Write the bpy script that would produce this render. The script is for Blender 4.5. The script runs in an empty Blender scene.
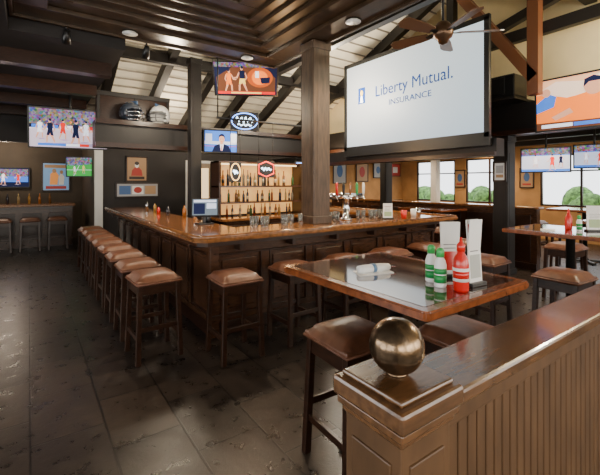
import bpy, bmesh, math, random
from mathutils import Matrix, Vector
random.seed(7)
FX=(0.577,0.817); RX=(0.817,-0.577); F=382.0; HZ=183.0; H=1.6
def P(u,d,v=None):
    t=(u-300)/F
    x=d*(FX[0]+t*RX[0]); y=d*(FX[1]+t*RX[1])
    z=None if v is None else H-d*(v-HZ)/F
    return (x,y,z)
# ------------------------------------------------ materials
MATS={}
def mat(name,col,rough=0.5,metal=0.0,emit=0,var=0.0,scale=8,stretch=(1,1,1),bump=0.0,coat=0,trans=0,spec=None,col2=None,alpha=None):
    if name in MATS: return MATS[name]
    m=bpy.data.materials.new(name); m.use_nodes=True
    nt=m.node_tree; b=nt.nodes['Principled BSDF']
    c=(col[0],col[1],col[2],1)
    b.inputs['Base Color'].default_value=c
    b.inputs['Roughness'].default_value=rough
    b.inputs['Metallic'].default_value=metal
    if coat: b.inputs['Coat Weight'].default_value=coat; b.inputs['Coat Roughness'].default_value=0.08
    if trans: b.inputs['Transmission Weight'].default_value=trans
    if spec is not None: b.inputs['Specular IOR Level'].default_value=spec
    if emit:
        b.inputs['Emission Color'].default_value=c; b.inputs['Emission Strength'].default_value=emit
    if var or bump:
        tc=nt.nodes.new('ShaderNodeTexCoord'); mp=nt.nodes.new('ShaderNodeMapping')
        mp.inputs['Scale'].default_value=stretch
        nz=nt.nodes.new('ShaderNodeTexNoise'); nz.inputs['Scale'].default_value=scale; nz.inputs['Detail'].default_value=5
        nt.links.new(tc.outputs['Object'],mp.inputs[0]); nt.links.new(mp.outputs[0],nz.inputs['Vector'])
        if var:
            cr=nt.nodes.new('ShaderNodeValToRGB')
            k1=max(0,1-var); k2=1+var
            cr.color_ramp.elements[0].position=0.3; cr.color_ramp.elements[1].position=0.7
            cr.color_ramp.elements[0].color=(col[0]*k1,col[1]*k1,col[2]*k1,1)
            q=col2 if col2 else (min(1,col[0]*k2),min(1,col[1]*k2),min(1,col[2]*k2))
            cr.color_ramp.elements[1].color=(q[0],q[1],q[2],1)
            nt.links.new(nz.outputs['Fac'],cr.inputs[0]); nt.links.new(cr.outputs[0],b.inputs['Base Color'])
        if bump:
            bp=nt.nodes.new('ShaderNodeBump'); bp.inputs['Strength'].default_value=bump; bp.inputs['Distance'].default_value=0.01
            nt.links.new(nz.outputs['Fac'],bp.inputs['Height']); nt.links.new(bp.outputs[0],b.inputs['Normal'])
    MATS[name]=m; return m
wood_dark=mat('wood_dark',(0.028,0.011,0.0055),0.28,var=0.5,scale=5,stretch=(3,3,14),spec=0.55)
wood_bar=mat('wood_bar_panel',(0.060,0.024,0.0105),0.25,var=0.5,scale=6,stretch=(2,2,9),spec=.6)
wood_top=mat('wood_bar_top',(0.23,0.092,0.028),0.16,var=0.45,scale=4,stretch=(5,5,5),coat=0.6)
wood_edge=mat('wood_table_edge',(0.21,0.060,0.019),0.2,var=0.35,scale=6,stretch=(4,4,4),coat=0.5)
table_gloss=mat('table_gloss_top',(0.065,0.024,0.015),0.05,var=0.4,scale=5,coat=1.0)
wood_cap=mat('wood_rail_cap',(0.125,0.058,0.022),0.24,var=0.35,scale=4,stretch=(2,9,9),coat=0.4,bump=0.08)
bead=mat('beadboard_paint',(0.110,0.058,0.027),0.40,var=0.25,scale=5,stretch=(3,3,1))
canopy_m=mat('canopy_wood',(0.050,0.030,0.016),0.30,var=0.4,scale=4,stretch=(2,2,6))
beam_m=mat('beam_black',(0.008,0.006,0.005),0.5,var=0.3,scale=5)
col_m=mat('column_wood',(0.074,0.045,0.027),0.42,var=0.4,scale=5,stretch=(6,6,1))
dark_ceil=mat('dark_ceiling_paint',(0.011,0.008,0.007),0.6,var=0.3,scale=2)
white_ceil=mat('ceiling_planks',(0.86,0.81,0.66),0.7,var=0.05,scale=3)
cream=mat('cream_wall',(0.85,0.70,0.40),0.8,var=0.08,scale=2)
tan=mat('tan_wall',(0.50,0.27,0.10),0.7,var=0.2,scale=2)
navy=mat('dark_wall',(0.020,0.016,0.014),0.6,var=0.2,scale=2)
olive=mat('olive_wall',(0.060,0.044,0.028),0.7,var=0.2,scale=2)
leather=mat('stool_leather',(0.145,0.057,0.029),0.38,var=0.25,scale=16,bump=0.12)
blackm=mat('black_plastic',(0.009,0.009,0.009),0.35)
metalb=mat('black_metal',(0.03,0.03,0.03),0.4,metal=0.7)
chrome=mat('chrome',(0.75,0.75,0.76),0.12,metal=1)
brass=mat('aged_bronze',(0.22,0.15,0.09),0.24,metal=0.92,var=0.55,scale=18,bump=0.3)
white=mat('white_paint',(0.8,0.78,0.72),0.5)
paper=mat('paper_white',(0.85,0.85,0.83),0.6)
red=mat('ketchup_red',(0.62,0.015,0.010),0.25,coat=0.4)
green=mat('green_label',(0.02,0.28,0.07),0.35)
greencap=mat('green_cap',(0.05,0.42,0.10),0.3)
glass=mat('clear_glass',(0.9,0.95,0.95),0.03,trans=0.9)
hedge_m=mat('hedge_leaves',(0.10,0.22,0.05),0.8,var=0.8,scale=9,bump=0.8)
grav=mat('outside_ground',(0.45,0.43,0.38),0.9,var=0.2,scale=3)
def E(name,col,s=1.0): return mat('emit_'+name,col,0.5,emit=s,spec=0.0)
def crowd_mat():
    m=bpy.data.materials.new('broadcast_crowd'); m.use_nodes=True; nt=m.node_tree; bs=nt.nodes['Principled BSDF']
    tc=nt.nodes.new('ShaderNodeTexCoord'); vo=nt.nodes.new('ShaderNodeTexVoronoi'); vo.inputs['Scale'].default_value=32
    mx=nt.nodes.new('ShaderNodeMixRGB'); mx.blend_type='MULTIPLY'; mx.inputs[0].default_value=.85; mx.inputs[2].default_value=(.45,.32,.55,1)
    nt.links.new(tc.outputs['Object'],vo.inputs['Vector']); nt.links.new(vo.outputs['Color'],mx.inputs[1]); nt.links.new(mx.outputs[0],bs.inputs['Emission Color'])
    bs.inputs['Emission Strength'].default_value=.9; bs.inputs['Base Color'].default_value=(.02,.02,.02,1); return m
crowd=crowd_mat()
def floor_mat():
    m=bpy.data.materials.new('slate_tile'); m.use_nodes=True; nt=m.node_tree; b=nt.nodes['Principled BSDF']
    tc=nt.nodes.new('ShaderNodeTexCoord'); mp=nt.nodes.new('ShaderNodeMapping'); mp.inputs['Rotation'].default_value=(0,0,math.radians(90))
    br=nt.nodes.new('ShaderNodeTexBrick'); br.inputs['Scale'].default_value=1.0
    br.inputs['Brick Width'].default_value=0.62; br.inputs['Row Height'].default_value=0.41
    br.inputs['Mortar Size'].default_value=0.007; br.inputs['Mortar Smooth'].default_value=0.3; br.inputs['Bias'].default_value=0
    br.inputs['Color1'].default_value=(0.036,0.028,0.023,1); br.inputs['Color2'].default_value=(0.016,0.0135,0.0125,1)
    br.inputs['Mortar'].default_value=(0.004,0.003,0.003,1)
    nz=nt.nodes.new('ShaderNodeTexNoise'); nz.inputs['Scale'].default_value=8; nz.inputs['Detail'].default_value=10; nz.inputs['Roughness'].default_value=.66
    mix=nt.nodes.new('ShaderNodeMixRGB'); mix.blend_type='MULTIPLY'; mix.inputs[0].default_value=0.85
    nt.links.new(tc.outputs['Object'],mp.inputs[0]); nt.links.new(mp.outputs[0],br.inputs['Vector'])
    nt.links.new(tc.outputs['Object'],nz.inputs['Vector'])
    cr=nt.nodes.new('ShaderNodeValToRGB'); cr.color_ramp.elements[0].position=0.3; cr.color_ramp.elements[0].color=(0.4,0.37,0.35,1); cr.color_ramp.elements[1].position=0.7; cr.color_ramp.elements[1].color=(1.4,1.25,1.12,1)
    nt.links.new(nz.outputs['Fac'],cr.inputs[0]); nt.links.new(br.outputs['Color'],mix.inputs[1]); nt.links.new(cr.outputs[0],mix.inputs[2])
    nt.links.new(mix.outputs[0],b.inputs['Base Color'])
    mr=nt.nodes.new('ShaderNodeMapRange'); mr.inputs[1].default_value=.3; mr.inputs[2].default_value=.7; mr.inputs[3].default_value=0.24; mr.inputs[4].default_value=0.38
    nt.links.new(nz.outputs['Fac'],mr.inputs[0]); nt.links.new(mr.outputs[0],b.inputs['Roughness']); b.inputs['Specular IOR Level'].default_value=.45
    bp=nt.nodes.new('ShaderNodeBump'); bp.inputs['Strength'].default_value=0.42; bp.inputs['Distance'].default_value=0.008
    mx=nt.nodes.new('ShaderNodeMath'); mx.operation='SUBTRACT'
    nt.links.new(nz.outputs['Fac'],mx.inputs[0]); nt.links.new(br.outputs['Fac'],mx.inputs[1])
    nt.links.new(mx.outputs[0],bp.inputs['Height']); nt.links.new(bp.outputs[0],b.inputs['Normal'])
    return m
# ------------------------------------------------ mesh builder
class MB:
    def __init__(s): s.bm=bmesh.new(); s.mats=[]
    def mi(s,m):
        if m not in s.mats: s.mats.append(m)
        return s.mats.index(m)
    def absorb(s,t,m,M=None,smooth=False):
        if M is not None: bmesh.ops.transform(t,matrix=M,verts=t.verts)
        i=s.mi(m)
        for f in t.faces: f.material_index=i; f.smooth=smooth
        me=bpy.data.meshes.new('t'); t.to_mesh(me); t.free(); s.bm.from_mesh(me); bpy.data.meshes.remove(me)
    def box(s,x0,x1,y0,y1,z0,z1,m,bev=0,M=None,seg=2):
        t=bmesh.new(); bmesh.ops.create_cube(t,size=1)
        for v in t.verts: v.co=Vector(((x0+x1)/2+v.co.x*(x1-x0),(y0+y1)/2+v.co.y*(y1-y0),(z0+z1)/2+v.co.z*(z1-z0)))
        if bev: bmesh.ops.bevel(t,geom=list(t.edges),offset=bev,segments=seg,affect='EDGES',profile=0.5)
        s.absorb(t,m,M)
    def beam(s,a,b,w,h,m,bev=0):
        a=Vector(a);b=Vector(b);d=b-a;L=d.length;z=d.normalized()
        up=Vector((0,0,1)) if abs(z.z)<0.99 else Vector((0,1,0))
        x=z.cross(up).normalized();y=x.cross(z).normalized()
        M=Matrix(((x.x,y.x,z.x,a.x),(x.y,y.y,z.y,a.y),(x.z,y.z,z.z,a.z),(0,0,0,1)))
        s.box(-w/2,w/2,-h/2,h/2,0,L,m,bev,M)
    def poly(s,pts,m,M=None):
        t=bmesh.new(); t.faces.new([t.verts.new(p) for p in pts]); s.absorb(t,m,M)
    def prism(s,pts,z0,z1,m,bev=0,M=None):
        t=bmesh.new(); f=t.faces.new([t.verts.new((p[0],p[1],z0)) for p in pts])
        r=bmesh.ops.extrude_face_region(t,geom=[f])
        for v in r['geom']:
            if isinstance(v,bmesh.types.BMVert): v.co.z=z1
        bmesh.ops.recalc_face_normals(t,faces=t.faces)
        if bev: bmesh.ops.bevel(t,geom=[e for e in t.edges],offset=bev,segments=2,affect='EDGES')
        s.absorb(t,m,M)
    def lathe(s,prof,c,m,n=20,M=None,smooth=True):
        t=bmesh.new(); rings=[]
        for r,z in prof:
            rings.append([t.verts.new((c[0]+r*math.cos(2*math.pi*i/n),c[1]+r*math.sin(2*math.pi*i/n),c[2]+z)) for i in range(n)])
        for a,b in zip(rings[:-1],rings[1:]):
            for i in range(n): t.faces.new((a[i],a[(i+1)%n],b[(i+1)%n],b[i]))
        if prof[0][0]>1e-4: t.faces.new(rings[0][::-1])
        if prof[-1][0]>1e-4: t.faces.new(rings[-1])
        bmesh.ops.remove_doubles(t,verts=t.verts,dist=1e-5)
        s.absorb(t,m,M,smooth)
    def sph(s,c,r,m,sc=(1,1,1),n=24,M=None):
        t=bmesh.new(); bmesh.ops.create_uvsphere(t,u_segments=n,v_segments=n//2+2,radius=r)
        for v in t.verts: v.co=Vector((c[0]+v.co.x*sc[0],c[1]+v.co.y*sc[1],c[2]+v.co.z*sc[2]))
        s.absorb(t,m,M,True)
    def tube(s,pts,r,m,n=8,M=None,closed=False):
        t=bmesh.new(); rings=[]; N=len(pts); pts=[Vector(p) for p in pts]
        for k in range(N):
            if closed: d=(pts[(k+1)%N]-pts[k-1]).normalized()
            else: d=(pts[min(k+1,N-1)]-pts[max(k-1,0)]).normalized()
            up=Vector((0,0,1)) if abs(d.z)<0.9 else Vector((0,1,0))
            x=d.cross(up).normalized(); y=x.cross(d)
            rings.append([t.verts.new(pts[k]+x*r*math.cos(2*math.pi*i/n)+y*r*math.sin(2*math.pi*i/n)) for i in range(n)])
        for k in range(N if closed else N-1):
            a=rings[k]; b=rings[(k+1)%N]
            for i in range(n): t.faces.new((a[i],a[(i+1)%n],b[(i+1)%n],b[i]))
        if not closed: t.faces.new(rings[0][::-1]); t.faces.new(rings[-1])
        bmesh.ops.recalc_face_normals(t,faces=t.faces)
        s.absorb(t,m,M,True)
    def text(s,body,size,m,M,sx=1.0,off=0.0):
        c=bpy.data.curves.new('txt','FONT'); c.body=body; c.size=size; c.align_x='CENTER'; c.align_y='CENTER'; c.resolution_u=3; c.offset=off
        o=bpy.data.objects.new('txt',c); bpy.context.collection.objects.link(o)
        dg=bpy.context.evaluated_depsgraph_get(); me=bpy.data.meshes.new_from_object(o.evaluated_get(dg))
        t=bmesh.new(); t.from_mesh(me)
        for v in t.verts: v.co.x*=sx
        bpy.data.objects.remove(o); bpy.data.curves.remove(c); bpy.data.meshes.remove(me)
        s.absorb(t,m,M)
    def mesh(s,name):
        me=bpy.data.meshes.new(name); s.bm.to_mesh(me); s.bm.free()
        for m in s.mats: me.materials.append(m)
        return me
    def obj(s,name,loc=(0,0,0),rz=0):
        me=s.mesh(name); o=bpy.data.objects.new(name,me); o.location=loc; o.rotation_euler=(0,0,rz)
        if loc==(0,0,0) and len(me.vertices):
            xs=[v.co for v in me.vertices]
            cx=(min(v.x for v in xs)+max(v.x for v in xs))/2; cy=(min(v.y for v in xs)+max(v.y for v in xs))/2; cz=min(v.z for v in xs)
            me.transform(Matrix.Translation((-cx,-cy,-cz))); o.location=(cx,cy,cz)
        bpy.context.collection.objects.link(o); return o
def inst(me,name,loc,rz=0):
    o=bpy.data.objects.new(name,me); o.location=loc; o.rotation_euler=(0,0,rz); bpy.context.collection.objects.link(o); return o
def faceM(c,n,roll=0):
    n=Vector(n).normalized(); up=Vector((0,0,1)); x=(-n).cross(up).normalized(); y=n.cross(x)
    M=Matrix(((x.x,y.x,n.x,c[0]),(x.y,y.y,n.y,c[1]),(x.z,y.z,n.z,c[2]),(0,0,0,1)))
    return M@Matrix.Rotation(roll,4,'Z')
# ------------------------------------------------ ROOM
b=MB(); b.box(-4,12.2,-3.2,13.2,-0.1,0,floor_mat()); o=b.obj('floor')
RY,RZ=4.2,5.5
b=MB()
def slope(b,x0,x1,y0,z0,y1,z1,m,th=0.06):
    b.prism([(y0,z0),(y1,z1),(y1,z1+th),(y0,z0+th)],x0,x1,m,M=Matrix(((0,0,1,0),(1,0,0,0),(0,1,0,0),(0,0,0,1))))
slope(b,1.0,7.1,10.1,2.95,RY,RZ,white_ceil); slope(b,1.0,7.1,-3.1,3.0,RY,RZ,white_ceil)
for i in range(24):
    t=i/24.0; y=10.0+(RY-10.0)*t; z=2.98+(RZ-2.98)*t
    b.box(1.0,7.1,y-0.008,y+0.008,z-0.03,z+0.0,mat('plank_gap',(0.30,0.27,0.22),0.8))
b.box(-4,-0.2,-3.1,13.1,3.3,3.4,dark_ceil); b.box(-0.2,1.0,5.3,13.1,3.3,3.4,dark_ceil); b.box(1.0,1.35,10.0,13.1,3.3,3.4,dark_ceil)
b.box(-0.2,1.0,-3.1,5.3,3.75,3.85,dark_ceil)
b.box(-0.24,-0.2,-3.1,5.34,3.4,3.75,dark_ceil); b.box(-0.2,1.0,5.3,5.34,3.4,3.75,dark_ceil)
b.box(7.0,12.1,-3.1,10.1,2.8,2.9,cream)
b.obj('ceiling')
b=MB(); b.box(7.0,7.1,-3.1,10.1,2.9,5.7,cream); b.obj('wall_gable_right')
b=MB(); b.box(0.95,1.0,5.34,10.1,3.4,5.6,dark_ceil); b.box(0.95,1.0,-3.1,5.34,3.85,5.6,dark_ceil); b.obj('wall_gable_left')
b=MB()
b.box(1.25,7.0,10,10.1,0,3.3,navy); b.box(7.0,12.1,10,10.1,0,2.8,tan); b.box(7.0,12.1,9.96,10.0,0,0.95,wood_dark); b.obj('wall_back')
b=MB(); b.box(1.25,1.35,10.1,13.1,0,3.3,olive); b.obj('wall_alcove_side')
b=MB(); b.box(-4,1.3,13.0,13.1,0,3.3,olive); b.obj('wall_alcove')
b=MB(); b.box(-4,1.25,11.0,11.15,2.55,3.3,dark_ceil); b.box(-4,1.25,11.15,11.3,2.6,2.68,E('cove',(1,0.8,0.5),1.5)); b.obj('trim_alcove_header')
def wallwin(name,axis,c0,c1,a0,a1,ztop,wins,sill,head,m):
    b=MB()
    def bx(p0,p1,z0,z1,mm,q0=c0,q1=c1,bev=0):
        if axis=='x': b.box(q0,q1,p0,p1,z0,z1,mm,bev)
        else: b.box(p0,p1,q0,q1,z0,z1,mm,bev)
    bx(a0,a1,0,sill,m); bx(a0,a1,head,ztop,m)
    edges=[a0]+[e for w in wins for e in w]+[a1]
    for i in range(0,len(edges),2):
        if edges[i+1]-edges[i]>0.01: bx(edges[i],edges[i+1],sill,head,m)
    b.obj(name)
    for i,w in enumerate(wins):
        b=MB(); cm=(c0+c1)/2; mid=(w[0]+w[1])/2; zm=sill+(head-sill)*.68
        for p0,p1,z0,z1 in [(w[0],w[0]+.05,sill,head),(w[1]-.05,w[1],sill,head),(w[0]+.05,w[1]-.05,sill,sill+.05),(w[0]+.05,w[1]-.05,head-.05,head),(mid-.025,mid+.025,sill+.05,head-.05),(w[0]+.05,mid-.025,zm-.02,zm+.02),(mid+.025,w[1]-.05,zm-.02,zm+.02)]:
            bx(p0,p1,z0,z1,wood_dark,cm-.03,cm+.03)
        b.obj('window_%d'%(len([o for o in bpy.data.objects if o.name.startswith('window_')])+1))
wallwin('wall_right','x',12.0,12.1,-3.1,10.1,2.8,[(-2,0),(0.6,2.6),(3.0,5.0),(5.7,7.3),(7.7,9.3)],0.95,2.40,tan)
wallwin('wall_left','x',-4.1,-4.0,-3.1,13.1,3.3,[(-2,0.5),(1,3.5),(4,6.5)],0.8,2.7,olive)
wallwin('wall_front','y',-3.2,-3.1,-4,12.1,3.3,[(-3,-0.5),(0,2.5),(3,5.5),(6,8.5)],0.8,2.7,cream)
b=MB(); b.box(12.2,22,-8,16,-0.15,-0.05,grav); b.obj('ground_outside')
b=MB()
for i in range(60):
    y=-2+i*0.25; b.sph((15.2+random.uniform(-.5,.5),y,random.uniform(0.1,1.1)),random.uniform(.3,.55),hedge_m,(1,1,random.uniform(.8,1.3)),12)
for y in (1.5,4.2,7.5):
    b.tube([(17.0,y,0),(17.1,y+.1,2.8)],.07,wood_dark)
    for k in range(12): b.sph((17.1+random.uniform(-.6,.6),y+random.uniform(-1,1),2.7+random.uniform(-.6,.7)),random.uniform(.12,.3),hedge_m,n=10)
b.obj('hedge')
# ------------------------------------------------ rafters
b=MB()
for x in [1.25,2.2,3.15,4.1,5.05,6.45]:
    b.beam((x,9.95,2.88),(x,RY,RZ-0.12),0.14,0.22,beam_m); b.beam((x,-3.0,2.95),(x,RY,RZ-0.12),0.14,0.22,beam_m)
for x in [4.1,6.45]:
    b.beam((x,RY,3.9),(x,RY,5.4),0.14,0.14,beam_m)
    b.beam((x,7.6,3.85),(x,RY,3.95),0.12,0.18,beam_m)
    b.beam((x,RY,3.95),(x,1.1,4.0),0.12,0.18,beam_m)
    b.beam((x,RY,3.95),(x,6.6,4.4),0.12,0.14,beam_m); b.beam((x,RY,3.95),(x,2.1,4.5),0.12,0.14,beam_m)
b.beam((1.0,RY,RZ-0.15),(7.0,RY,RZ-0.15),0.2,0.3,beam_m)
b.beam((1.0,7.4,3.95),(7.0,7.4,3.95),0.14,0.18,beam_m)
b.beam((1.0,2.2,4.45),(7.0,2.2,4.45),0.16,0.22,beam_m)
b.obj('roof_truss')
bw=mat('brace_wood',(0.16,0.06,0.025),0.4)
b=MB(); b.beam((6.3,2.7,3.2),(6.3,3.9,4.9),0.16,0.16,bw); b.beam((6.3,2.7,2.95),(6.3,2.7,5.0),0.16,0.16,bw); b.obj('roof_brace')
b=MB()
for y in [6.0,7.5,9.0,10.5]: b.box(-4,0.95,y,y+.18,3.12,3.3,wood_dark)
b.obj('ceiling_beam')
b=MB()
for x in [8.3,9.7,11.1]: b.box(x-.08,x+.08,-3.0,9.98,2.62,2.80,beam_m)
b.obj('ceiling_beam')
b=MB(); b.box(0.9,5.5,7.3,7.65,2.22,2.68,beam_m); b.box(0.9,5.5,7.22,7.30,2.62,2.70,wood_dark); b.box(0.9,5.5,7.24,7.30,2.22,2.30,wood_dark); b.obj('header_beam')
b=MB(); b.box(0.95,2.25,7.66,7.70,2.5,3.26,wood_dark,.006); b.box(0.95,2.25,7.63,7.66,3.18,3.26,beam_m,.004)
for x in (0.97,1.60,2.19): b.box(x,x+.05,7.635,7.66,2.70,3.18,beam_m,.003)
b.obj('display_backboard')
b=MB(); b.box(5.56,5.78,2.9,9.98,2.0,2.26,beam_m); b.box(5.50,5.56,2.9,9.98,2.0,2.06,wood_dark); b.obj('header_beam')
b=MB(); b.box(6.75,7.0,-1.0,9.98,2.42,2.95,beam_m); b.box(6.68,6.75,-1.0,9.98,2.42,2.5,wood_dark); b.obj('header_beam')
def post(name,x,y,w,z1,m,z0=0):
    b=MB(); h=w/2; b.box(x-h,x+h,y-h,y+h,z0,z1,m,0.006)
    b.box(x-h-.02,x+h+.02,y-h-.02,y+h+.02,z0,z0+.10,m,0.006); b.box(x-h-.015,x+h+.015,y-h-.015,y+h+.015,z1-.1,z1,m,0.006)
    for sx in (-1,1):
        b.box(x+sx*h-.004,x+sx*h+.004,y-h*.6,y+h*.6,z0+.3,z1-.3,m); b.box(x-h*.6,x+h*.6,y+sx*h-.004,y+sx*h+.004,z0+.3,z1-.3,m)
    b.obj(name)
post('support_column',3.10,4.03,0.27,3.44,col_m,1.0705)
post('support_column',2.5,6.95,0.20,3.9,beam_m)
post('support_column',5.67,9.6,0.2,2.0,beam_m)
post('support_column',6.87,3.45,0.26,2.42,beam_m)
post('support_column',6.87,6.2,0.2,2.42,beam_m)
post('support_column',6.87,8.6,0.2,2.42,beam_m)
post('support_column',9.9,7.0,0.2,2.62,white)
b=MB(); b.box(1.21,1.38,9.88,10.0,0,2.6,white,0.01); b.obj('trim_1')
b=MB()
for (x0,x1) in [(3.35,3.42),(4.05,4.12)]: b.box(x0,x1,9.93,9.995,0,2.2,white)
b.box(3.42,4.05,9.93,9.995,2.13,2.2,white); b.box(3.42,4.05,9.95,9.995,0,2.13,mat('door_paint',(0.30,0.22,0.14),0.5)); b.box(3.5,3.97,9.94,9.95,1.1,2.0,E('doorlite',(0.9,0.65,0.35),1.6)); b.obj('door_1')
b=MB(); b.box(7.55,7.68,3.2,9.0,0,1.12,wood_bar); b.box(7.5,7.73,3.15,9.05,1.12,1.16,wood_top,.008)
for i in range(8): b.box(7.535,7.55,3.3+i*.7,3.85+i*.7,.15,1.0,wood_dark,.006)
b.box(7.52,7.55,3.2,9.0,0,.12,wood_dark); b.obj('dining_partition')
# ------------------------------------------------ canopy
b=MB(); zc=3.45; x0,x1,y0,y1=-0.15,3.15,1.2,5.18
for i,(ins,dz) in enumerate([(0,0.0),(0.22,0.05),(0.36,0.09),(0.50,0.13),(0.64,0.17),(0.9,0.21)]):
    w=0.30
    a0,a1,c0,c1=x0+ins,x1-ins,y0+ins,y1-ins
    b.box(a0,a1,c1-w,c1,zc+dz,zc+dz+.05,canopy_m,0.008); b.box(a0,a1,c0,c0+w,zc+dz,zc+dz+.05,canopy_m,0.008)
    b.box(a0,a0+w,c0+w,c1-w,zc+dz,zc+dz+.05,canopy_m,0.008); b.box(a1-w,a1,c0+w,c1-w,zc+dz,zc+dz+.05,canopy_m,0.008)
b.box(x0+.9,x1-.9,y0+.9,y1-.9,zc+.255,zc+.285,canopy_m)
for (a0,a1,c0,c1) in [(x0-.04,x1+.04,y1,y1+.04),(x0-.04,x0,y0,y1),(x1,x1+.04,y0,y1)]:
    b.box(a0,a1,c0,c1,zc-.03,zc+.28,canopy_m,0.006)
    b.box(a0-.015,a1+.015,c0-.015,c1+.015,zc+.04,zc+.07,wood_top,0.004)
b.obj('bar_canopy')
# ------------------------------------------------ BAR
BX0,BX1,BY0,BY1=1.28,5.55,3.50,9.0
b=MB(); W=0.72; ch=0.10
top=[(BX0+ch,BY0),(BX1,BY0),(BX1,BY1),(BX1-W,BY1),(BX1-W,BY0+W),(BX0+W,BY0+W),(BX0+W,BY1),(BX0,BY1),(BX0,BY0+ch)]
b.prism(top,1.02,1.07,wood_top,0.012)
ins=.05; t2=[(BX0+ch+ins*.6,BY0+ins),(BX1-ins,BY0+ins),(BX1-ins,BY1-ins),(BX1-W,BY1-ins),(BX1-W,BY0+W),(BX0+W,BY0+W),(BX0+W,BY1-ins),(BX0+ins,BY1-ins),(BX0+ins,BY0+ch+ins*.6)]
b.prism(t2,0.975,1.02,wood_dark)
b.tube([(BX0+.03,BY1,1.07),(BX0+.03,BY0+ch,1.07),(BX0+ch,BY0+.03,1.07),(BX1-.03,BY0+.03,1.07),(BX1-.03,BY1,1.07)],0.022,wood_top,10)
b.prism([(BX0+.27,BY0+.27),(BX1-.27,BY0+.27),(BX1-.27,BY1-.1),(BX1-.4,BY1-.1),(BX1-.4,BY0+.4),(BX0+.4,BY0+.4),(BX0+.4,BY1-.1),(BX0+.27,BY1-.1)],0,0.975,wood_bar)
def panels(run0,run1,fix,axis,sgn):
    n=max(1,round((run1-run0)/0.62)); st=(run1-run0)/n
    def bx(p0,p1,z0,z1,d0,d1,m,bev=.004):
        q0,q1=sorted((fix+sgn*d0,fix+sgn*d1))
        if axis=='x': b.box(p0,p1,q0,q1,z0,z1,m,bev)
        else: b.box(q0,q1,p0,p1,z0,z1,m,bev)
    bx(run0,run1,0,.14,0,.03,wood_dark); bx(run0,run1,.14,.20,0,.022,wood_bar); bx(run0,run1,.86,.975,0,.03,wood_bar); bx(run0,run1,.84,.86,0,.045,wood_dark)
    for i in range(n+1):
        c=run0+i*st; bx(max(run0,c-.05),min(run1,c+.05),.2,.86,0,.02,wood_bar)
    for i in range(n):
        a=run0+i*st+.05; e=a+st-.10
        bx(a+.05,e-.05,.27,.79,0,.014,wood_bar,.01)
        for p0,p1,z0,z1 in [(a,e,.2,.215),(a,e,.845,.86),(a,a+.015,.2,.86),(e-.015,e,.2,.86)]: bx(p0,p1,z0,z1,0,.026,wood_dark,0)
panels(BX0+.27,BX1-.27,BY0+.27,'x',-1); panels(BY0+.27,BY1-.1,BX0+.27,'y',-1)
b.box(BX0+.22,BX0+.33,BY0+.22,BY0+.33,0,.975,wood_bar,0.01)
for i in range(6):
    x=BX0+.5+i*.66; b.box(x,x+.04,BY0+.1,BY0+.25,.90,.975,wood_dark)
for i in range(8):
    y=BY0+.5+i*.66; b.box(BX0+.1,BX0+.25,y,y+.04,.90,.975,wood_dark)
b.obj('bar_counter')
def stool_mesh():
    b=MB(); s=.20
    t=bmesh.new(); n=9
    g=[[None]*n for _ in range(n)]
    for i in range(n):
        for j in range(n):
            x=-1+2*i/(n-1); y=-1+2*j/(n-1)
            e=max(abs(x),abs(y)); z=.045*(1-e**6)**.5 if e<1 else 0
            z+=0.016*(1-x*x)*(1-y*y)
            k=1.0
            if abs(x)==1 and abs(y)==1:k=.95
            g[i][j]=t.verts.new((x*s*k,y*s*k,.72+z))
    for i in range(n-1):
        for j in range(n-1): t.faces.new((g[i][j],g[i+1][j],g[i+1][j+1],g[i][j+1]))
    bmesh.ops.subdivide_edges(t,edges=t.edges[:],cuts=1,smooth=0.6,use_grid_fill=True)
    b.absorb(t,leather,None,True)
    b.box(-s,s,-s,s,.685,.727,leather,.012)
    b.tube([(-s,-s,.70),(s,-s,.70),(s,s,.70),(-s,s,.70)],.008,leather,6,closed=True)
    b.box(-.18,.18,-.18,.18,.60,.685,wood_dark,.005)
    for sx in (-1,1):
        for sy in (-1,1):
            b.beam((sx*.19,sy*.19,0.0),(sx*.167,sy*.167,.69),.042,.042,wood_dark,.004)
        b.box(sx*.182-.011,sx*.182+.011,-.18,.18,.20,.24,wood_dark,.003)
        b.box(-.18,.18,sx*.182-.011,sx*.182+.011,.28,.32,wood_dark,.003)
    return b.mesh('bar_stool')
SM=stool_mesh()
for i,y in enumerate([3.74,4.38,5.02,5.66,6.30,6.94,7.58,8.22]): inst(SM,'bar_stool',(0.95,y,0),random.uniform(-.06,.06))
for i,x in enumerate([1.57,2.25,2.98,3.72,4.47,5.2]): inst(SM,'bar_stool',(x,3.29,0),random.uniform(-.06,.06))
for x,y in [(1.525,1.64),(2.06,1.27),(4.15,1.52),(4.25,2.35),(6.0,1.1),(6.05,2.2),(6.2,4.3),(6.35,5.4)]: inst(SM,'bar_stool',(x,y,0),random.uniform(-.05,.05))
def table_mesh(w,l):
    b=MB()
    def rr(w,l,r):
        pts=[]
        for cx,cy,a in [(w/2-r,l/2-r,0),(-w/2+r,l/2-r,90),(-w/2+r,-l/2+r,180),(w/2-r,-l/2+r,270)]:
            for k in range(4): q=math.radians(a+k*30); pts.append((cx+r*math.cos(q),cy+r*math.sin(q)))
        return pts
    b.prism(rr(w,l,.03),1.028,1.07,wood_edge,.008)
    b.prism(rr(w-.11,l-.11,.01),1.069,1.0715,table_gloss)
    b.box(-w*.3,w*.3,-.04,.04,1.0,1.028,metalb)
    b.box(-.04,.04,-l*.3,l*.3,1.0,1.028,metalb)
    b.lathe([(.045,.03),(.045,.99),(.09,1.0)],(0,0,0),metalb)
    for k in range(4):
        a=math.radians(45+90*k); b.beam((0,0,.035),(.34*math.cos(a),.34*math.sin(a),.02),.07,.035,metalb,.006)
    b.lathe([(.08,0.02),(.08,.05),(.05,.09)],(0,0,0),metalb)
    return b.mesh('high_top_table')
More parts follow.
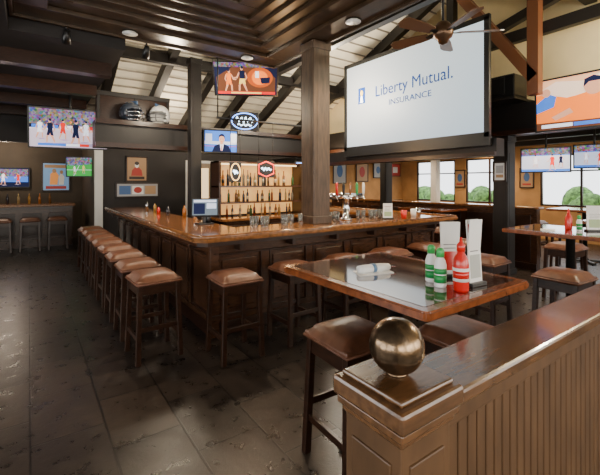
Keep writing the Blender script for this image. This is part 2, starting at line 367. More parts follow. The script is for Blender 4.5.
TM=table_mesh(.90,1.10)
inst(TM,'high_top_table',(1.77,1.52,0)); inst(TM,'high_top_table',(4.95,1.75,0))
for x,y in [(6.75,1.6),(6.95,5.0),(9.0,5.2),(9.2,3.0),(8.6,7.9)]: inst(TM,'high_top_table',(x,y,0))
for x,y in [(8.3,3.0),(8.25,5.2),(9.0,6.1),(9.2,3.95),(7.95,7.9),(8.7,6.95)]: inst(SM,'bar_stool',(x,y,0))
# ------------------------------------------------ half wall + newel
b=MB()
wy0,wy1=.645,.755
b.box(.93,4.0,wy0,wy1,0,.985,bead)
n=int((4.0-.95)/.05)
for i in range(n):
    x=.955+i*.05; b.box(x+.003,x+.047,wy0-.010,wy0+.001,.14,.92,bead,.004); b.box(x+.003,x+.047,wy1-.001,wy1+.010,.14,.92,bead,.004)
b.box(.93,4.0,wy0-.025,wy1+.025,0,.14,bead,.004); b.box(.93,4.0,wy0-.02,wy1+.02,.92,.985,bead,.006)
b.box(.93,4.0,.60,.80,.985,1.03,wood_cap,.010)
cx,cy=.835,.715
def sq(h,z0,z1,m,bev=.005): b.box(cx-h,cx+h,cy-h,cy+h,z0,z1,m,bev)
sq(.100,0,1.0,bead); sq(.112,0,.16,bead); sq(.108,.955,.975,wood_cap); sq(.118,.975,1.0,wood_cap); sq(.128,1.0,1.055,wood_cap,.010); sq(.108,1.055,1.07,wood_cap,.006)
for sx in (-1,1):
    b.box(cx+sx*.100-.006,cx+sx*.100+.006,cy-.07,cy+.07,.22,.90,bead,.004); b.box(cx-.07,cx+.07,cy+sx*.100-.006,cy+sx*.100+.006,.22,.90,bead,.004)
b.obj('half_wall')
b=MB(); b.sph((cx,cy,1.07+.077),.076,brass,n=48); b.lathe([(.03,0),(.03,.006),(.02,.01)],(cx,cy,1.07),brass); b.obj('ball_finial')
# ------------------------------------------------ screens
def ell(cx,cy,rx,ry,z,n=20): return [(cx+rx*math.cos(2*math.pi*i/n),cy+ry*math.sin(2*math.pi*i/n),z) for i in range(n)]
def rect(x0,x1,y0,y1,z): return [(x0,y0,z),(x1,y0,z),(x1,y1,z),(x0,y1,z)]
def tv(c,n,w,h,bg,shapes,mount=None,name='television',th=.06,bez=.025):
    b=MB(); M=faceM(c,n)
    b.box(-w/2,w/2,-h/2,h/2,-th,0,blackm,.006,M)
    for x0,x1,y0,y1 in [(-w/2,w/2,h/2-bez,h/2),(-w/2,w/2,-h/2,-h/2+bez),(-w/2,-w/2+bez,-h/2,h/2),(w/2-bez,w/2,-h/2,h/2)]: b.box(x0,x1,y0,y1,0,.012,blackm,.002,M)
    b.poly(rect(-w/2+bez,w/2-bez,-h/2+bez,h/2-bez,.002),bg,M)
    W=w/2-bez; Hh=h/2-bez
    for k,sh in enumerate(shapes):
        z=.003+.0002*k
        if sh[0]=='r': _,x0,x1,y0,y1,m=sh; b.poly(rect(x0*W,x1*W,y0*Hh,y1*Hh,z),m,M)
        elif sh[0]=='e': _,x,y,rx,ry,m=sh; b.poly(ell(x*W,y*Hh,rx*W,ry*Hh,z),m,M)
        elif sh[0]=='p': _,pts,m=sh; b.poly([(p[0]*W,p[1]*Hh,z) for p in pts],m,M)
    if mount=='up':
        b.box(-.1,.1,-.1,.1,-th-.04,-th,metalb,0,M)
        q=M@Vector((0,h*.2,-th-.06)); b.tube([q,(q.x,q.y,mountz)],.022,metalb)
    elif mount=='back':
        b.box(-.08,.08,-.08,.08,-th-.12,-th,metalb,0,M)
    b.obj(name)
e_white=E('white',(0.85,0.9,1.0),1.1); e_sky=E('blue',(0.06,0.20,0.75),1.0); e_ice=E('ice',(0.55,0.62,0.80),1.0); e_dk=E('dark',(0.015,0.02,0.06),.6)
e_red=E('red',(0.75,0.03,0.02),1.0); e_or=E('orange',(1.0,0.22,0.02),1.3); e_skin=E('skin',(0.75,0.38,0.24),.9); e_grn=E('green',(0.06,0.45,0.08),.9); e_yel=E('yellow',(0.95,0.7,0.15),1)
e_br=E('brown',(0.14,0.055,0.03),.8); e_court=E('court',(0.62,0.52,0.62),1.0); e_shade=E('courtshade',(0.36,0.30,0.42),1.0)
def player(x,y,s,jersey,flip=1,shorts=None,shade=True):
    f=flip*s; q=shorts or jersey
    L=[('p',[(x-.10*f,y-.62*s),(x+.10*f,y-.62*s),(x+.2*f,y-.66*s),(x,y-.7*s)],e_shade)] if shade else []
    return L+[
      ('p',[(x-.055*s,y+.02*s),(x,y+.0*s),(x-.03*f,y-.32*s),(x-.10*f,y-.62*s),(x-.135*f,y-.62*s),(x-.085*f,y-.3*s)],e_skin),
      ('p',[(x,y),(x+.05*s,y+.02*s),(x+.10*f,y-.3*s),(x+.10*f,y-.6*s),(x+.06*f,y-.6*s),(x+.05*f,y-.3*s)],e_skin),
      ('p',[(x-.06*s,y+.04*s),(x+.06*s,y+.04*s),(x+.085*s,y-.26*s),(x+.015*s,y-.24*s),(x,y-.1*s),(x-.02*s,y-.24*s),(x-.09*s,y-.24*s)],q),
      ('p',[(x+.05*f,y+.36*s),(x+.09*f,y+.34*s),(x+.15*f,y+.1*s),(x+.22*f,y+.08*s),(x+.21*f,y+.02*s),(x+.12*f,y+.04*s)],e_skin),
      ('p',[(x-.05*f,y+.36*s),(x-.09*f,y+.32*s),(x-.13*f,y+.08*s),(x-.09*f,y-.06*s),(x-.07*f,y-.04*s),(x-.095*f,y+.1*s)],e_skin),
      ('p',[(x-.055*s,y+.02*s),(x+.055*s,y+.02*s),(x+.075*s,y+.37*s),(x+.03*s,y+.42*s),(x-.03*s,y+.42*s),(x-.075*s,y+.37*s)],jersey),
      ('e',x+.01*f,y+.52*s,.033*s,.10*s,e_skin),('e',x,y+.57*s,.034*s,.07*s,e_dk)]
c=P(70,6.7,129); mountz=3.3
sh=[('r',-1,1,.12,1,crowd),('r',-1,1,-.02,.18,e_dk),('r',-.95,-.3,-.01,.16,e_sky),('r',-.25,.35,-.01,.16,e_white),('r',.4,.95,-.01,.16,e_red),('e',.2,-.85,.7,.12,e_shade),('r',-1,1,-.06,-.03,e_white)]
for x,y,s,j,f in [(-.75,-.05,.8,e_white,1),(-.5,-.15,1.0,e_dk,-1),(-.18,-.05,.85,e_red,1),(.15,-.2,1.1,e_dk,1),(.42,-.1,.9,e_white,-1),(.72,-.15,1.0,e_dk,-1)]: sh+=player(x,y,s,j,f)
sh+=[('r',-.8,-.1,-.93,-.80,e_sky),('r',-.1,.25,-.93,-.80,e_white),('r',.25,.5,-.93,-.80,e_red),('e',.02,.35,.025,.05,e_or)]
tv(c,(-c[0]-.1,-c[1],-1.0),1.22,.70,e_court,sh,'up')
c=P(218,7.7,142)
tv((c[0],7.10,c[2]),(-.25,-1,-.05),.68,.46,e_sky,[('r',-1,1,-.3,.0,e_ice),('r',-.95,-.55,-.1,.7,e_ice),('r',.62,1,-.1,.8,e_white),('r',-1,1,-.5,-.46,e_red),('p',[(-.55,-1),(.65,-1),(.5,-.45),(.15,-.2),(-.05,-.2),(-.4,-.45)],e_dk),('p',[(-.07,-.25),(.17,-.25),(.1,-.9),(0,-.9)],e_white),('p',[(.03,-.35),(.08,-.35),(.09,-.9),(.02,-.9)],e_red),('p',[(-.04,-.3),(.14,-.3),(.14,0),(-.04,0)],e_skin),('e',.05,.2,.17,.42,e_skin),('p',[(-.13,.2),(-.14,.55),(0,.72),(.15,.7),(.24,.5),(.23,.2),(.19,.45),(.05,.52),(-.08,.45)],e_dk),('e',-.02,.22,.025,.04,e_dk),('e',.12,.22,.025,.04,e_dk),('e',.05,-.03,.05,.025,e_red)],'back')
pch=E('peach',(0.95,0.50,0.28),1.0)
tv((6.45,2.05,2.78),(-1,0,-.03),1.42,.80,e_or,[('r',-1,1,.45,1,pch),('p',[(-1,.55),(-.6,.9),(-.1,.75),(.3,1),(1,1),(1,.2),(.3,.35),(-.4,.2)],E('hazy',(.95,.72,.55),1.0)),('p',[(-.25,-1),(-.35,-.2),(-.2,.25),(.1,.35),(.4,.2),(.6,-.3),(.55,-1)],e_or),('e',.08,.5,.17,.32,e_skin),('p',[(-.1,.5),(-.08,.8),(.08,.9),(.25,.78),(.27,.5),(.2,.68),(0,.68)],e_dk),('p',[(-.35,-.2),(-.7,-.5),(-.62,-.65),(-.28,-.4)],e_skin),('p',[(-1,.1),(-.75,.45),(-.6,.3),(-.65,-.1),(-1,-.3)],e_sky),('e',-.8,.5,.09,.17,e_skin),('p',[(.65,-1),(.6,-.2),(.8,.2),(1,.1),(1,-1)],e_red),('p',[(-1,-1),(1,-1),(1,-.75),(-1,-.7)],e_br),('r',-.9,-.3,-.92,-.78,e_white),('r',-.28,.3,-.92,-.78,e_sky)],'back')
tv((P(12,11.0)[0],12.93,1.75),(0,-1,0),.85,.55,e_dk,[('r',-.95,.95,.1,.9,crowd),('r',-.95,.95,-.5,.1,e_sky)]+player(-.4,-.1,1.1,e_white)+player(.4,-.1,1.0,e_red,-1),None)
tv((P(79,9.6)[0],10.88,2.0),(-.4,-1,-.1),.62,.50,e_grn,[('p',[(-1,.1),(1,.3),(1,1),(-1,1)],crowd),('r',-1,1,-.35,-.32,e_white),('p',[(-.5,-1),(-.47,-1),(.0,.2),(-.03,.2)],e_white)]+player(.3,-.2,.8,e_yel)+player(-.4,-.3,.8,e_white,-1),None)
for (u,d,v,w,hh) in [(545,7.6,160,.86,.50),(594,7.8,156,.7,.5)]:
    c=P(u,d,v); mountz=2.8; tv(c,(-1,-.25,0),w,hh,e_ice,[('r',-1,1,.45,1,crowd),('r',-1,1,.38,.45,e_sky),('r',-1,1,-1,-.8,e_sky)]+player(-.4,-.1,.9,e_white)+player(.3,-.2,1.1,e_red,-1)+player(.65,-.1,.9,e_dk),'up')
c=P(246,6.9,79); mountz=4.35
tv(c,(-.35,-.6,-.55),1.16,.66,e_dk,[('p',[(-.95,-.95),(-.95,.1),(-.4,.75),(.1,.9),(.6,.7),(.95,.1),(.95,-.95)],e_br),('e',.45,.1,.42,.62,E('burnt',(.5,.10,.02),.9)),('r',-1,1,.72,1,crowd)]+player(-.55,-.1,1.1,e_or,1,None,False)+player(-.12,.0,1.25,e_dk,-1,e_yel,False)+[('e',.45,.1,.26,.45,e_or),('p',[(.45,.1),(.78,.15),(.76,-.2),(.5,-.28)],e_dk),('r',.30,.42,.1,.5,e_white)]+[('r',-.95,.95,-.95,-.78,e_red),('r',-.5,.5,-.92,-.82,e_yel)],'up')
# projector screen
b=MB(); M=faceM((5.47,4.525,3.16),(-1,0,0)); w,h=3.08,1.78
b.box(-w/2-.03,w/2+.03,-h/2-.12,h/2+.03,-.05,-.002,blackm,.005,M)
for x0,x1,y0,y1 in [(-w/2-.03,w/2+.03,h/2-.05,h/2+.03),(-w/2-.03,w/2+.03,-h/2-.12,-h/2+.08),(-w/2-.03,-w/2+.05,-h/2,h/2),(w/2-.05,w/2+.03,-h/2,h/2)]: b.box(x0,x1,y0,y1,-.002,.015,blackm,.003,M)
m=bpy.data.materials.new('projected_image'); m.use_nodes=True; nt=m.node_tree; bs=nt.nodes['Principled BSDF']
tc=nt.nodes.new('ShaderNodeTexCoord'); sp=nt.nodes.new('ShaderNodeSeparateXYZ'); cr=nt.nodes.new('ShaderNodeValToRGB')
nt.links.new(tc.outputs['Generated'],sp.inputs[0]); nt.links.new(sp.outputs['Z'],cr.inputs[0])
cr.color_ramp.elements[0].color=(0.40,0.60,0.76,1); cr.color_ramp.elements[1].color=(0.66,0.80,0.84,1)
nt.links.new(cr.outputs[0],bs.inputs['Emission Color']); bs.inputs['Emission Strength'].default_value=1.1; bs.inputs['Base Color'].default_value=(.25,.25,.25,1)
b.poly(rect(-w/2+.05,w/2-.05,-h/2+.06,h/2-.05,.002),m,M)
nv=E('navytext',(0.02,0.06,0.25),.35); gl=E('goldtext',(0.8,0.55,0.1),.7)
b.text('Liberty Mutual.',.30,nv,M@Matrix.Translation((.15,.20,.006)),.92); b.text('INSURANCE',.15,nv,M@Matrix.Translation((.12,-.06,.006)),1.15)
b.poly([(-1.15,.04,.006),(-.96,.04,.006),(-.96,.36,.006),(-1.15,.36,.006)],nv,M); b.poly(ell(-1.055,.25,.035,.06,.008),gl,M); b.poly([(-1.10,.06,.008),(-1.01,.06,.008),(-1.03,.19,.008),(-1.08,.19,.008)],e_white,M)
b.obj('projection_screen')
# ------------------------------------------------ ceiling fan
b=MB(); fc=Vector(P(443,4.4,33)); bl=mat('fan_blade_wood',(0.13,0.06,0.028),0.35)
b.tube([fc+Vector((0,0,.1)),(fc.x,fc.y,4.9)],.014,metalb)
b.lathe([(.02,.14),(.06,.12),(.10,.07),(.115,0),(.10,-.05),(.06,-.08),(.05,-.12),(.0,-.14)],fc,mat('fan_bronze',(.12,.07,.04),.35,metal=.8))
for k in range(5):
    a=math.radians(30+72*k)
    M=Matrix.Translation(fc)@Matrix.Rotation(a,4,'Z')@Matrix.Rotation(math.radians(16),4,'X')
    b.box(.09,.2,-.02,.02,-.01,.0,metalb,0,M)
    b.prism([(.17,-.05),(.30,-.07),(.60,-.08),(.65,-.045),(.65,.045),(.60,.08),(.30,.07),(.17,.05)],-.006,.006,bl,0,M)
b.obj('ceiling_fan')
# ------------------------------------------------ table-top things
z=1.0716
b=MB()
M=Matrix.Translation((1.66,1.60,z))@Matrix.Rotation(math.radians(-12),4,'Z')
b.lathe([(.026,-.10),(.03,-.06),(.03,.06),(.024,.11)],(0,0,0),paper,14,M@Matrix.Translation((0,0,.024))@Matrix.Rotation(math.pi/2,4,'Y')@Matrix.Scale(.8,4,(1,0,0)))
b.prism([(-.13,-.06),(.10,-.07),(.12,.04),(-.10,.06)],0,.004,paper,0,M)
b.lathe([(.031,-.012),(.031,.012)],(0,0,0),mat('napkin_band',(0.1,.2,.35),.5),14,M@Matrix.Translation((0,0,.025))@Matrix.Rotation(math.pi/2,4,'Y')@Matrix.Scale(.85,4,(1,0,0)))
b.box(.10,.16,-.008,.006,.02,.024,chrome,0,M); b.box(.10,.15,.010,.02,.02,.024,chrome,0,M)
b.obj('napkin_roll')
def bottle(name,x,y,body,lab,cap,s=1.0):
    b=MB(); b.lathe([(.024,0),(.027,.006),(.027,.10),(.022,.12),(.014,.135),(.014,.145)],(0,0,0),body,20,Matrix.Scale(s,4))
    b.lathe([(.0275,.02),(.0275,.055)],(0,0,0),lab,20,Matrix.Scale(s,4)); b.lathe([(.0277,.06),(.0277,.085)],(0,0,0),lab,20,Matrix.Scale(s,4)); b.lathe([(.018,.135),(.018,.165),(.012,.175),(0,.176)],(0,0,0),cap,16,Matrix.Scale(s,4))
    b.obj(name,(x,y,z))
bottle('hot_sauce_bottle',1.76,1.27,paper,green,greencap,1.12); bottle('hot_sauce_bottle',1.71,1.18,paper,green,greencap,1.12)
b=MB(); b.lathe([(.034,0),(.037,.01),(.037,.13),(.033,.16),(.018,.185),(.016,.2)],(0,0,0),red,24); b.lathe([(.020,.195),(.020,.225),(.008,.24),(.006,.262),(0,.263)],(0,0,0),red,20)
b.lathe([(.0378,.05),(.0378,.115)],(0,0,0),paper,24); b.lathe([(.0382,.065),(.0382,.1)],(0,0,0),red,24); b.obj('ketchup_bottle',(1.725,1.075,z))
def menu(x,y,rz,zz=z,hh=.27,w=.09,art=None):
    b=MB(); g=art or mat('menu_art',(0.35,0.45,0.25),.5); b.box(-w-.01,w+.01,-.035,.035,0,.02,blackm,.004)
    for s in (-1,1):
        M=Matrix.Translation((0,s*.012,.01))@Matrix.Rotation(s*math.radians(4),4,'X')
        b.box(-w,w,-.002,.002,0,hh,paper,0,M); b.box(-w*.8,w*.8,s*.002-.001,s*.002+.001,.03,hh*.45,g,0,M); b.box(-w*.8,w*.8,s*.002-.001,s*.002+.001,hh*.80,hh*.93,mat('menu_red',(.5,.05,.04),.5),0,M)
        for k in range(4): b.box(-w*.7,w*.6,s*.002-.001,s*.002+.001,hh*.5+.02*k,hh*.5+.005+.02*k,mat('menu_ink',(.2,.2,.2),.6),0,M)
    b.obj('menu_holder',(x,y,zz),rz)
menu(1.875,1.095,math.radians(-5),hh=.33,w=.05,art=mat('menu_grey',(.45,.47,.44),.5)); menu(1.93,1.27,math.radians(-30),hh=.30,w=.055,art=red)
menu(5.05,1.55,math.radians(-40)); menu(6.8,1.7,-.5); menu(4.3,3.85,-.5,1.0705,hh=.22,w=.07)
bottle('hot_sauce_bottle',4.9,1.65,paper,green,greencap)
b=MB(); b.lathe([(.033,0),(.036,.01),(.036,.13),(.016,.18),(.006,.24),(0,.241)],(0,0,0),red,20); b.obj('ketchup_bottle',(4.98,1.78,z))
b=MB(); b.box(-.1,.1,-.07,.07,0,.003,paper); b.box(-.09,-.02,-.06,.06,.003,.012,paper,.002); b.obj('folded_napkin',(4.75,1.9,z),.4)
# ------------------------------------------------ bar contents
zb=1.0702
b=MB(); tx,ty=P(346,5.5)[:2]
b.lathe([(.09,0),(.09,.02),(.05,.04),(.045,.30),(.06,.32)],(tx,ty,zb),chrome); b.tube([(tx-.22,ty+.10,zb+.34),(tx+.22,ty-.10,zb+.34)],.045,chrome,14)
for k in range(5):
    q=-.18+.09*k; px,py=tx+q,ty-q*.45
    b.tube([(px,py-.04,zb+.34),(px,py-.10,zb+.33),(px,py-.11,zb+.27)],.012,chrome)
    b.lathe([(.010,0),(.016,.03),(.022,.12),(.016,.17),(0,.18)],(px,py-.09,zb+.36),[red,blackm,wood_top,green,white][k],12)
b.obj('beer_tap_tower')
b=MB(); px,py,_=P(205,4.9); M=faceM((px,py,zb+.22),(-.45,-1,.35))
b.box(-.17,.17,-.12,.12,-.03,0,blackm,.01,M); b.poly(rect(-.155,.155,-.105,.105,.001),E('posdim',(.12,.16,.2),.9),M); b.poly(rect(-.14,.0,-.09,.05,.002),e_dk,M); b.poly(rect(.02,.14,-.02,.05,.002),e_ice,M); b.poly(rect(-.14,.14,.065,.095,.002),e_ice,M)
b.box(px-.02,px+.02,py+.0,py+.05,zb,zb+.2,blackm); b.box(px-.1,px+.1,py-.07,py+.11,zb,zb+.02,blackm,.004); b.obj('register_monitor')
b=MB(); ix0,ix1,iy0,iy1=2.75,4.6,6.2,6.8
b.box(ix0,ix1,iy0,iy1,0,.92,wood_bar,.01); b.box(ix0-.04,ix1+.04,iy0-.04,iy1+.04,.92,.97,wood_top,.01)
for i in range(4):
    a=ix0+.03+i*.455; b.box(a,a+.42,iy0-.015,iy0,.1,.85,wood_dark,.008); b.sph((a+.38,iy0-.025,.55),.015,chrome,n=10)
b.box(ix0,ix1,iy1-.06,iy1,.97,2.0,wood_dark,.005); b.box(ix0,ix0+.04,iy0+.2,iy1,.97,2.0,wood_dark); b.box(ix1-.04,ix1,iy0+.2,iy1,.97,2.0,wood_dark)
for zz in (1.25,1.55,2.0): b.box(ix0,ix1,iy0+.22,iy1-.06,zz-.03,zz,wood_bar)
b.poly([(ix0+.05,iy1-.065,1.0),(ix1-.05,iy1-.065,1.0),(ix1-.05,iy1-.065,1.95),(ix0+.05,iy1-.065,1.95)],mat('amber_backlight',(0.88,0.42,0.12),.3,emit=1.1,var=.6,scale=3))
b.box(ix0+.1,ix1-.1,iy0+.3,iy0+.34,1.94,1.96,E('undershelf',(1,.7,.35),4))
b.obj('back_bar_cabinet')
b=MB(); cols=[mat('liquor_%d'%i,c,.15,coat=.3) for i,c in enumerate([(.35,.12,.02),(.4,.22,.05),(.05,.12,.04),(.25,.22,.16),(.03,.03,.04),(.2,.02,.01),(.4,.3,.14),(.20,.09,.03)])]
for zz in (.97,1.25,1.55):
    for k in range(21):
        if random.random()<.15: continue
        x=ix0+.09+k*.081; hh=random.uniform(.2,.24) if zz<1.5 else random.uniform(.24,.32); r=random.uniform(.020,.031); m_=random.choice(cols); yy=iy0+.36+random.uniform(-.02,.06)
        b.lathe([(r,0),(r,hh*.6),(r*.4,hh*.75),(r*.38,hh)],(x,yy,zz+.001),m_,10)
        if k%2: b.lathe([(r*1.03,hh*.18),(r*1.03,hh*.42)],(x,yy,zz),random.choice([pale:=mat('label_cream',(.5,.42,.28),.6),blackm]),10)
b.obj('liquor_bottles')
b=MB()
for k in range(34):
    x=2.15+random.uniform(0,2.6); y=4.08+random.uniform(-.06,.07)
    if abs(x-3.10)<.2 or math.hypot(x-tx,y-ty)<.16: continue
    b.lathe([(.028,0),(.034,.13),(.031,.13),(.026,.01),(0,.01)],(x,y,zb),glass,10)
b.obj('pint_glasses')
b=MB(); 
for k in range(7):
    y=4.7+k*.55; hh=random.uniform(.10,.2)
    m_=[blackm,chrome,cols[0],cols[4],red,cols[1],chrome][k]
    b.lathe([(.03,0),(.03,hh*.7),(.013,hh*.85),(.011,hh)],(1.88+random.uniform(-.05,.05),y,zb),m_,12)
b.obj('bar_condiments')
b=MB()
for k,(x,y) in enumerate([(4.6,3.8),(4.95,3.9),(5.2,4.0)]):
    b.lathe([(.04,0),(.045,.12),(.0,.12)],(x,y,zb),[red,paper,chrome][k],14)
b.obj('napkin_caddies')
def neon(name,c,n,shapes,w=.5,h=.35,hang=None):
    b=MB(); M=faceM(c,n)
    b.box(-w/2,w/2,-h/2,h/2,-.04,-.02,blackm,.005,M)
    for pts,m_,cl in shapes: b.tube([M@Vector((p[0],p[1],0)) for p in pts],.010,m_,6,closed=cl)
    if hang:
        for sx in (-.4,.4):
            p=M@Vector((sx*w,h/2,-.03)); b.tube([p,(p.x,p.y,hang)],.005,metalb,5)
    b.obj(name); 
nw=E('neon_white',(0.65,0.85,1.0),6); nr=E('neon_red',(1,.06,.03),5); nb=E('neon_blue',(.15,.35,1),6); ny=E('neon_yellow',(1,.60,.20),3); ng=E('neon_green',(.1,1,.3),4)
def oval(rx,ry,n=28): return [(rx*math.cos(2*math.pi*i/n),ry*math.sin(2*math.pi*i/n)) for i in range(n)]
def scrib(x0,x1,y,a,n=30,f=5): return [(x0+(x1-x0)*i/n,y+a*math.sin(f*2*math.pi*i/n)*(1 if i%3 else .6)) for i in range(n+1)]
c=P(246,8.0,116); neon('neon_sign',(c[0],7.25,c[2]-.10),(-.4,-1,0),[(oval(.27,.17),nb,True),(scrib(-.18,.18,.03,.06,30,4),nw,False),(scrib(-.14,.14,-.08,.02,24,3),nw,False)],w=.6,h=.4)
c=P(236,6.68,172); neon('neon_sign',(c[0],6.12,c[2]),(-.3,-1,0),[(oval(.08,.15),ny,True),(scrib(-.04,.04,0,.04,14,2),nw,False)],w=.21,h=.35,hang=2.7)
c=P(268,7.0,169); neon('neon_sign',(c[0],6.12,c[2]),(-.3,-1,0),[([(-.14,-.08),(0,-.14),(.14,-.08),(.14,.08),(0,.14),(-.14,.08)],nr,True),(scrib(-.09,.09,0,.03,20,3),nw,False)],w=.33,h=.31,hang=2.7)
neon('neon_sign',(5.15,7.18,1.96),(-.4,-1,0),[([(-.14,-.1),(.14,-.1),(.14,.1),(-.14,.1)],nb,True),(scrib(-.1,.1,0,.03,20,3),ny,False)],w=.36,h=.28,hang=2.24)
b=MB(); b.tube([(2.6,6.15,2.72),(4.4,6.15,2.72)],.02,metalb); 
for x in (2.62,4.38): b.tube([(x,6.15,2.72),(x,6.15,4.62)],.012,metalb)
b.obj('sign_rail')
def helmet(c,n,shell,mask,s=1.0):
    b=MB(); M=faceM(c,n)@Matrix.Scale(s,4)
    t=bmesh.new(); bmesh.ops.create_uvsphere(t,u_segments=28,v_segments=18,radius=.15)
    bmesh.ops.transform(t,matrix=Matrix.Diagonal((.88,.95,1.08,1)),verts=t.verts)
    dead=[f for f in t.faces if (f.calc_center_median().z>.045 and f.calc_center_median().y<.035) or f.calc_center_median().y<-.115]
    bmesh.ops.delete(t,geom=dead,context='FACES')
    bmesh.ops.solidify(t,geom=t.faces[:],thickness=.012)
    b.absorb(t,shell,M,True)
    b.box(-.012,.012,.10,.145,-.1,.12,mat('stripe',(.05,.1,.2),.4),.004,M)
    for y,zz in [(-.01,.20),(-.06,.205),(-.11,.19)]:
        b.tube([M@Vector((.125*math.sin(a),y,.05+(zz-.05)*math.cos(a))) for a in [math.radians(q) for q in range(-90,91,15)]],.007*s,mask,6)
    for x in (-.04,.04): b.tube([M@Vector((x,-.01,.19)),M@Vector((x,-.06,.197)),M@Vector((x,-.11,.18))],.007*s,mask,6)
    return b.obj('football_helmet')
helmet((P(158,7.2)[0]+.03,7.41,2.705+.168),(-.9,-1,0),mat('helmet_white',(.75,.75,.72),.25,coat=.4),mat('mask_grey',(.08,.08,.09),.4),1.35)
helmet((P(128,7.2)[0]-.02,7.41,2.705+.168),(.6,-1,0),mat('helmet_steel',(.05,.06,.08),.2,coat=.5),chrome,1.35)
def frame(c,n,w,h,bg,shapes,fr=wood_dark,name='framed_picture',roll=0,extra=None):
    b=MB(); M=faceM(c,n,roll); f=.03
    b.box(-w/2,w/2,-h/2,h/2,-.02,-.0,blackm,0,M)
    for x0,x1,y0,y1 in [(-w/2,w/2,h/2-f,h/2),(-w/2,w/2,-h/2,-h/2+f),(-w/2,-w/2+f,-h/2,h/2),(w/2-f,w/2,-h/2,h/2)]: b.box(x0,x1,y0,y1,-.0,.015,fr,.003,M)
    b.poly(rect(-w/2+f,w/2-f,-h/2+f,h/2-f,.001),bg,M); W=w/2-f;Hh=h/2-f
    for k,sh in enumerate(shapes):
        zz=.002+.0004*k
        if sh[0]=='r': b.poly(rect(sh[1]*W,sh[2]*W,sh[3]*Hh,sh[4]*Hh,zz),sh[5],M)
        elif sh[0]=='e': b.poly(ell(sh[1]*W,sh[2]*Hh,sh[3]*W,sh[4]*Hh,zz),sh[5],M)
        elif sh[0]=='p': b.poly([(p[0]*W,p[1]*Hh,zz) for p in sh[1]],sh[2],M)
    b.obj(name)
pr=mat('print_red',(.4,.04,.03),.4,emit=.1); pbk=mat('print_black',(.03,.02,.02),.3); pt=mat('print_tan',(.40,.24,.12),.4,emit=.1); pb=mat('print_blue',(.05,.12,.28),.4,emit=.1); pg=mat('print_grey',(.35,.35,.35),.4,emit=.1); py_=mat('print_yellow',(.6,.35,.06),.4,emit=.2)
lb=mat('print_skyblue',(.18,.35,.6),.4,emit=.3); por=mat('print_orange',(.8,.3,.06),.4,emit=.3)
frame((P(56,11.0)[0],12.97,1.78),(0,-1,0),.68,.82,lb,[('r',-.9,.9,.66,.9,pt),('p',[(-.5,-.6),(.1,-.6),(.2,.1),(-.1,.5),(-.45,.2)],por),('e',-.15,.45,.16,.16,pt),('p',[(.2,-.6),(.6,-.6),(.65,.0),(.4,.3),(.2,.0)],paper),('e',.42,.35,.13,.14,pt),('r',-.8,.8,-.92,-.7,pr)])
for (u,v,w,h,bg,s) in [(137,169,.5,.62,pt,[('p',[(-.6,-.6),(.6,-.6),(.5,-.1),(.2,.15),(-.2,.15),(-.5,-.1)],pr),('e',0,.35,.22,.26,paper),('e',0,.5,.24,.16,pbk),('r',-.8,.8,-.9,-.66,pbk)]),(138,190,1.0,.36,pg,[('r',-.9,-.35,-.7,.7,pb),('r',-.28,.28,-.7,.7,paper),('e',0,0,.2,.5,pr),('r',.35,.9,-.7,.7,pt)]),(295,170,.5,.6,pb,[('e',0,0,.4,.5,py_)]),(340,172,.6,.8,pg,[('e',0,.1,.5,.6,pb)]),(318,172,.4,.5,pt,[('r',-.5,.5,-.5,.5,pr)])]:
    t=(u-300)/F; d=9.96/(FX[1]+t*RX[1]); c=P(u,d,v); frame((c[0],9.97,c[2]),(0,-1,0),w,h,bg,s)
for (u,v,w,h,bg,s) in [(362,172,.6,.7,pt,[('e',0,0,.5,.6,pr)]),(378,170,.5,.6,pg,[('e',0,0,.5,.5,pb)]),(395,170,.6,.5,pr,[('r',-.5,.5,-.5,.5,paper)])]:
    t=(u-300)/F; d=9.96/(FX[1]+t*RX[1]); c=P(u,d,v); frame((c[0],9.95,c[2]),(0,-1,0),w,h,bg,s)
frame((6.72,3.45,1.80),(-1,0,0),.24,.36,paper,[('r',-.7,.7,-.2,.7,pg),('r',-.7,.7,-.7,-.35,pt)])
for y,zz in [(5.35,1.75),(7.5,1.75)]: frame((11.97,y,zz),(-1,0,0),.4,.6,pt,[('e',0,.1,.5,.5,pb),('r',-.7,.7,-.8,-.6,pr)])
b=MB(); b.box(6.3,6.74,3.0,4.4,3.0,3.36,blackm,.02); 
for y in (3.15,3.6,4.05): b.box(6.285,6.3,y,y+.3,3.04,3.32,metalb,.01)
b.box(6.3,6.98,3.0,4.4,2.955,3.0,beam_m); b.obj('loudspeaker_cabinet')
b=MB(); b.box(6.2,6.6,4.8,6.4,2.75,3.05,beam_m,.02); b.box(6.6,6.98,4.8,6.4,2.955,3.05,beam_m); b.obj('air_duct')
# alcove back bar
b=MB(); b.box(-3.5,.9,11.55,12.1,0,.98,wood_bar); b.box(-3.6,.95,11.35,12.15,1.02,1.08,wood_top,.01); b.box(-3.55,.9,11.4,12.1,.96,1.02,wood_dark)
for i in range(8): b.box(-3.4+i*.54,-3.0+i*.54,11.53,11.55,.2,.85,wood_dark,.005)
b.obj('alcove_bar_counter')
for x in [-1.1,-.55,0.0,.55]: inst(SM,'bar_stool',(x,11.1,0))
b=MB()
for k in range(7): b.lathe([(.03,0),(.03,.16),(.012,.2),(.012,.25)],(-.9+k*.22,11.9,1.081),random.choice(cols),10)
b.obj('liquor_bottles')
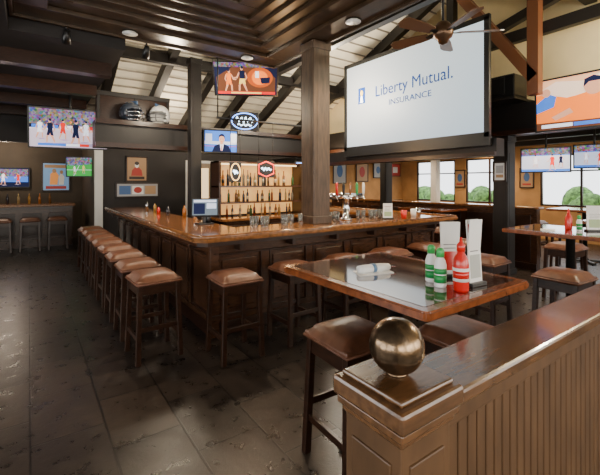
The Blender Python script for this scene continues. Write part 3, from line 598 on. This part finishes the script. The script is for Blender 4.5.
# ------------------------------------------------ lamps
def can(x,y,zz,m_):
    b=MB(); b.lathe([(.09,-.015),(.075,-.012),(.07,-.001),(.09,-.001)],(x,y,zz),white,20); b.lathe([(0,-.006),(.068,-.006)],(x,y,zz),m_,20); b.obj('recessed_light')
lw=E('lamp_warm',(1,.72,.40),12)
def spot(x,y,zz,e,size=100,r=.06,col=(1,.74,.48),tgt=None):
    l=bpy.data.lights.new('lamp','SPOT'); l.energy=e; l.spot_size=math.radians(size); l.spot_blend=.6; l.shadow_soft_size=r; l.color=col
    o=bpy.data.objects.new('ceiling_spotlight',l); o.location=(x,y,zz); 
    if tgt: o.rotation_euler=(Vector(tgt)-Vector((x,y,zz))).to_track_quat('-Z','Y').to_euler()
    bpy.context.collection.objects.link(o)
for x,y in [(7.7,3.2),(7.7,5.6),(9.0,4.4),(9.0,7.6),(10.4,5.4),(10.4,8.4),(11.5,6.4)]:
    can(x,y,2.8,lw); spot(x,y,2.77,150,140)
def pt_l(x,y,zz,e,col=(1,.8,.6),r=.12):  # added fill lights without fixtures, brightening white ceiling, gable wall and alcove
    l=bpy.data.lights.new('fill_point','POINT'); l.energy=e; l.color=col; l.shadow_soft_size=r
    o=bpy.data.objects.new('fill_light',l); o.location=(x,y,zz); bpy.context.collection.objects.link(o)
for p in [(1.0,5.03),(2.6,5.03),(3.0,3.2)]: can(p[0],p[1],3.445,lw)
spot(1.0,5.03,3.41,130,120); spot(2.6,5.03,3.41,210,120); spot(3.0,3.2,3.41,190,120)
b=MB()
for x in (.35,1.25):
    b.tube([(x,5.26,3.5),(x,5.26,3.40)],.012,metalb); b.lathe([(.03,.08),(.045,0),(.05,-.08)],(0,0,0),blackm,14,Matrix.Translation((x,5.28,3.33))@Matrix.Rotation(math.radians(35),4,'X')); 
b.obj('track_light')
pt_l(4.6,5.6,3.3,290,(1,.86,.66)); pt_l(1.9,6.2,3.0,75,(1,.84,.62)); pt_l(2.6,8.6,2.9,60,(1,.82,.6)); pt_l(3.6,5.6,2.3,35,(1,.58,.26)); pt_l(-.5,12.0,2.5,60); pt_l(6.0,.6,3.6,200,(1,.86,.62)); pt_l(6.4,7.8,2.3,60,(1,.72,.45))
def area(loc,rot,sx,sy,e,col=(1,.95,.88)):
    l=bpy.data.lights.new('daylight','AREA'); l.shape='RECTANGLE'; l.size=sx; l.size_y=sy; l.energy=e; l.color=col
    o=bpy.data.objects.new('window_daylight',l); o.location=loc; o.rotation_euler=rot; bpy.context.collection.objects.link(o)
for y in (-.75,2.25,5.25): area((-4.15,y,1.75),(0,math.radians(-90),0),1.9,2.5,65)
for x in (-1.75,1.25,4.25,7.25): area((x,-3.25,1.75),(math.radians(90),0,0),2.5,1.9,65,(1,.86,.68))
w=bpy.data.worlds.new('World'); bpy.context.scene.world=w; w.use_nodes=True
w.node_tree.nodes['Background'].inputs[0].default_value=(.94,.97,1,1); w.node_tree.nodes['Background'].inputs[1].default_value=3.4
cd=bpy.data.cameras.new('cam'); cam=bpy.data.objects.new('camera',cd); bpy.context.collection.objects.link(cam)
cam.location=(0,0,H); cam.rotation_euler=(math.radians(90),0,-math.atan2(FX[0],FX[1]))
cd.sensor_width=36; cd.sensor_fit='HORIZONTAL'; cd.lens=F/600*36; cd.shift_y=-(237.5-HZ)/600.0; cd.clip_start=.05
bpy.context.scene.camera=cam
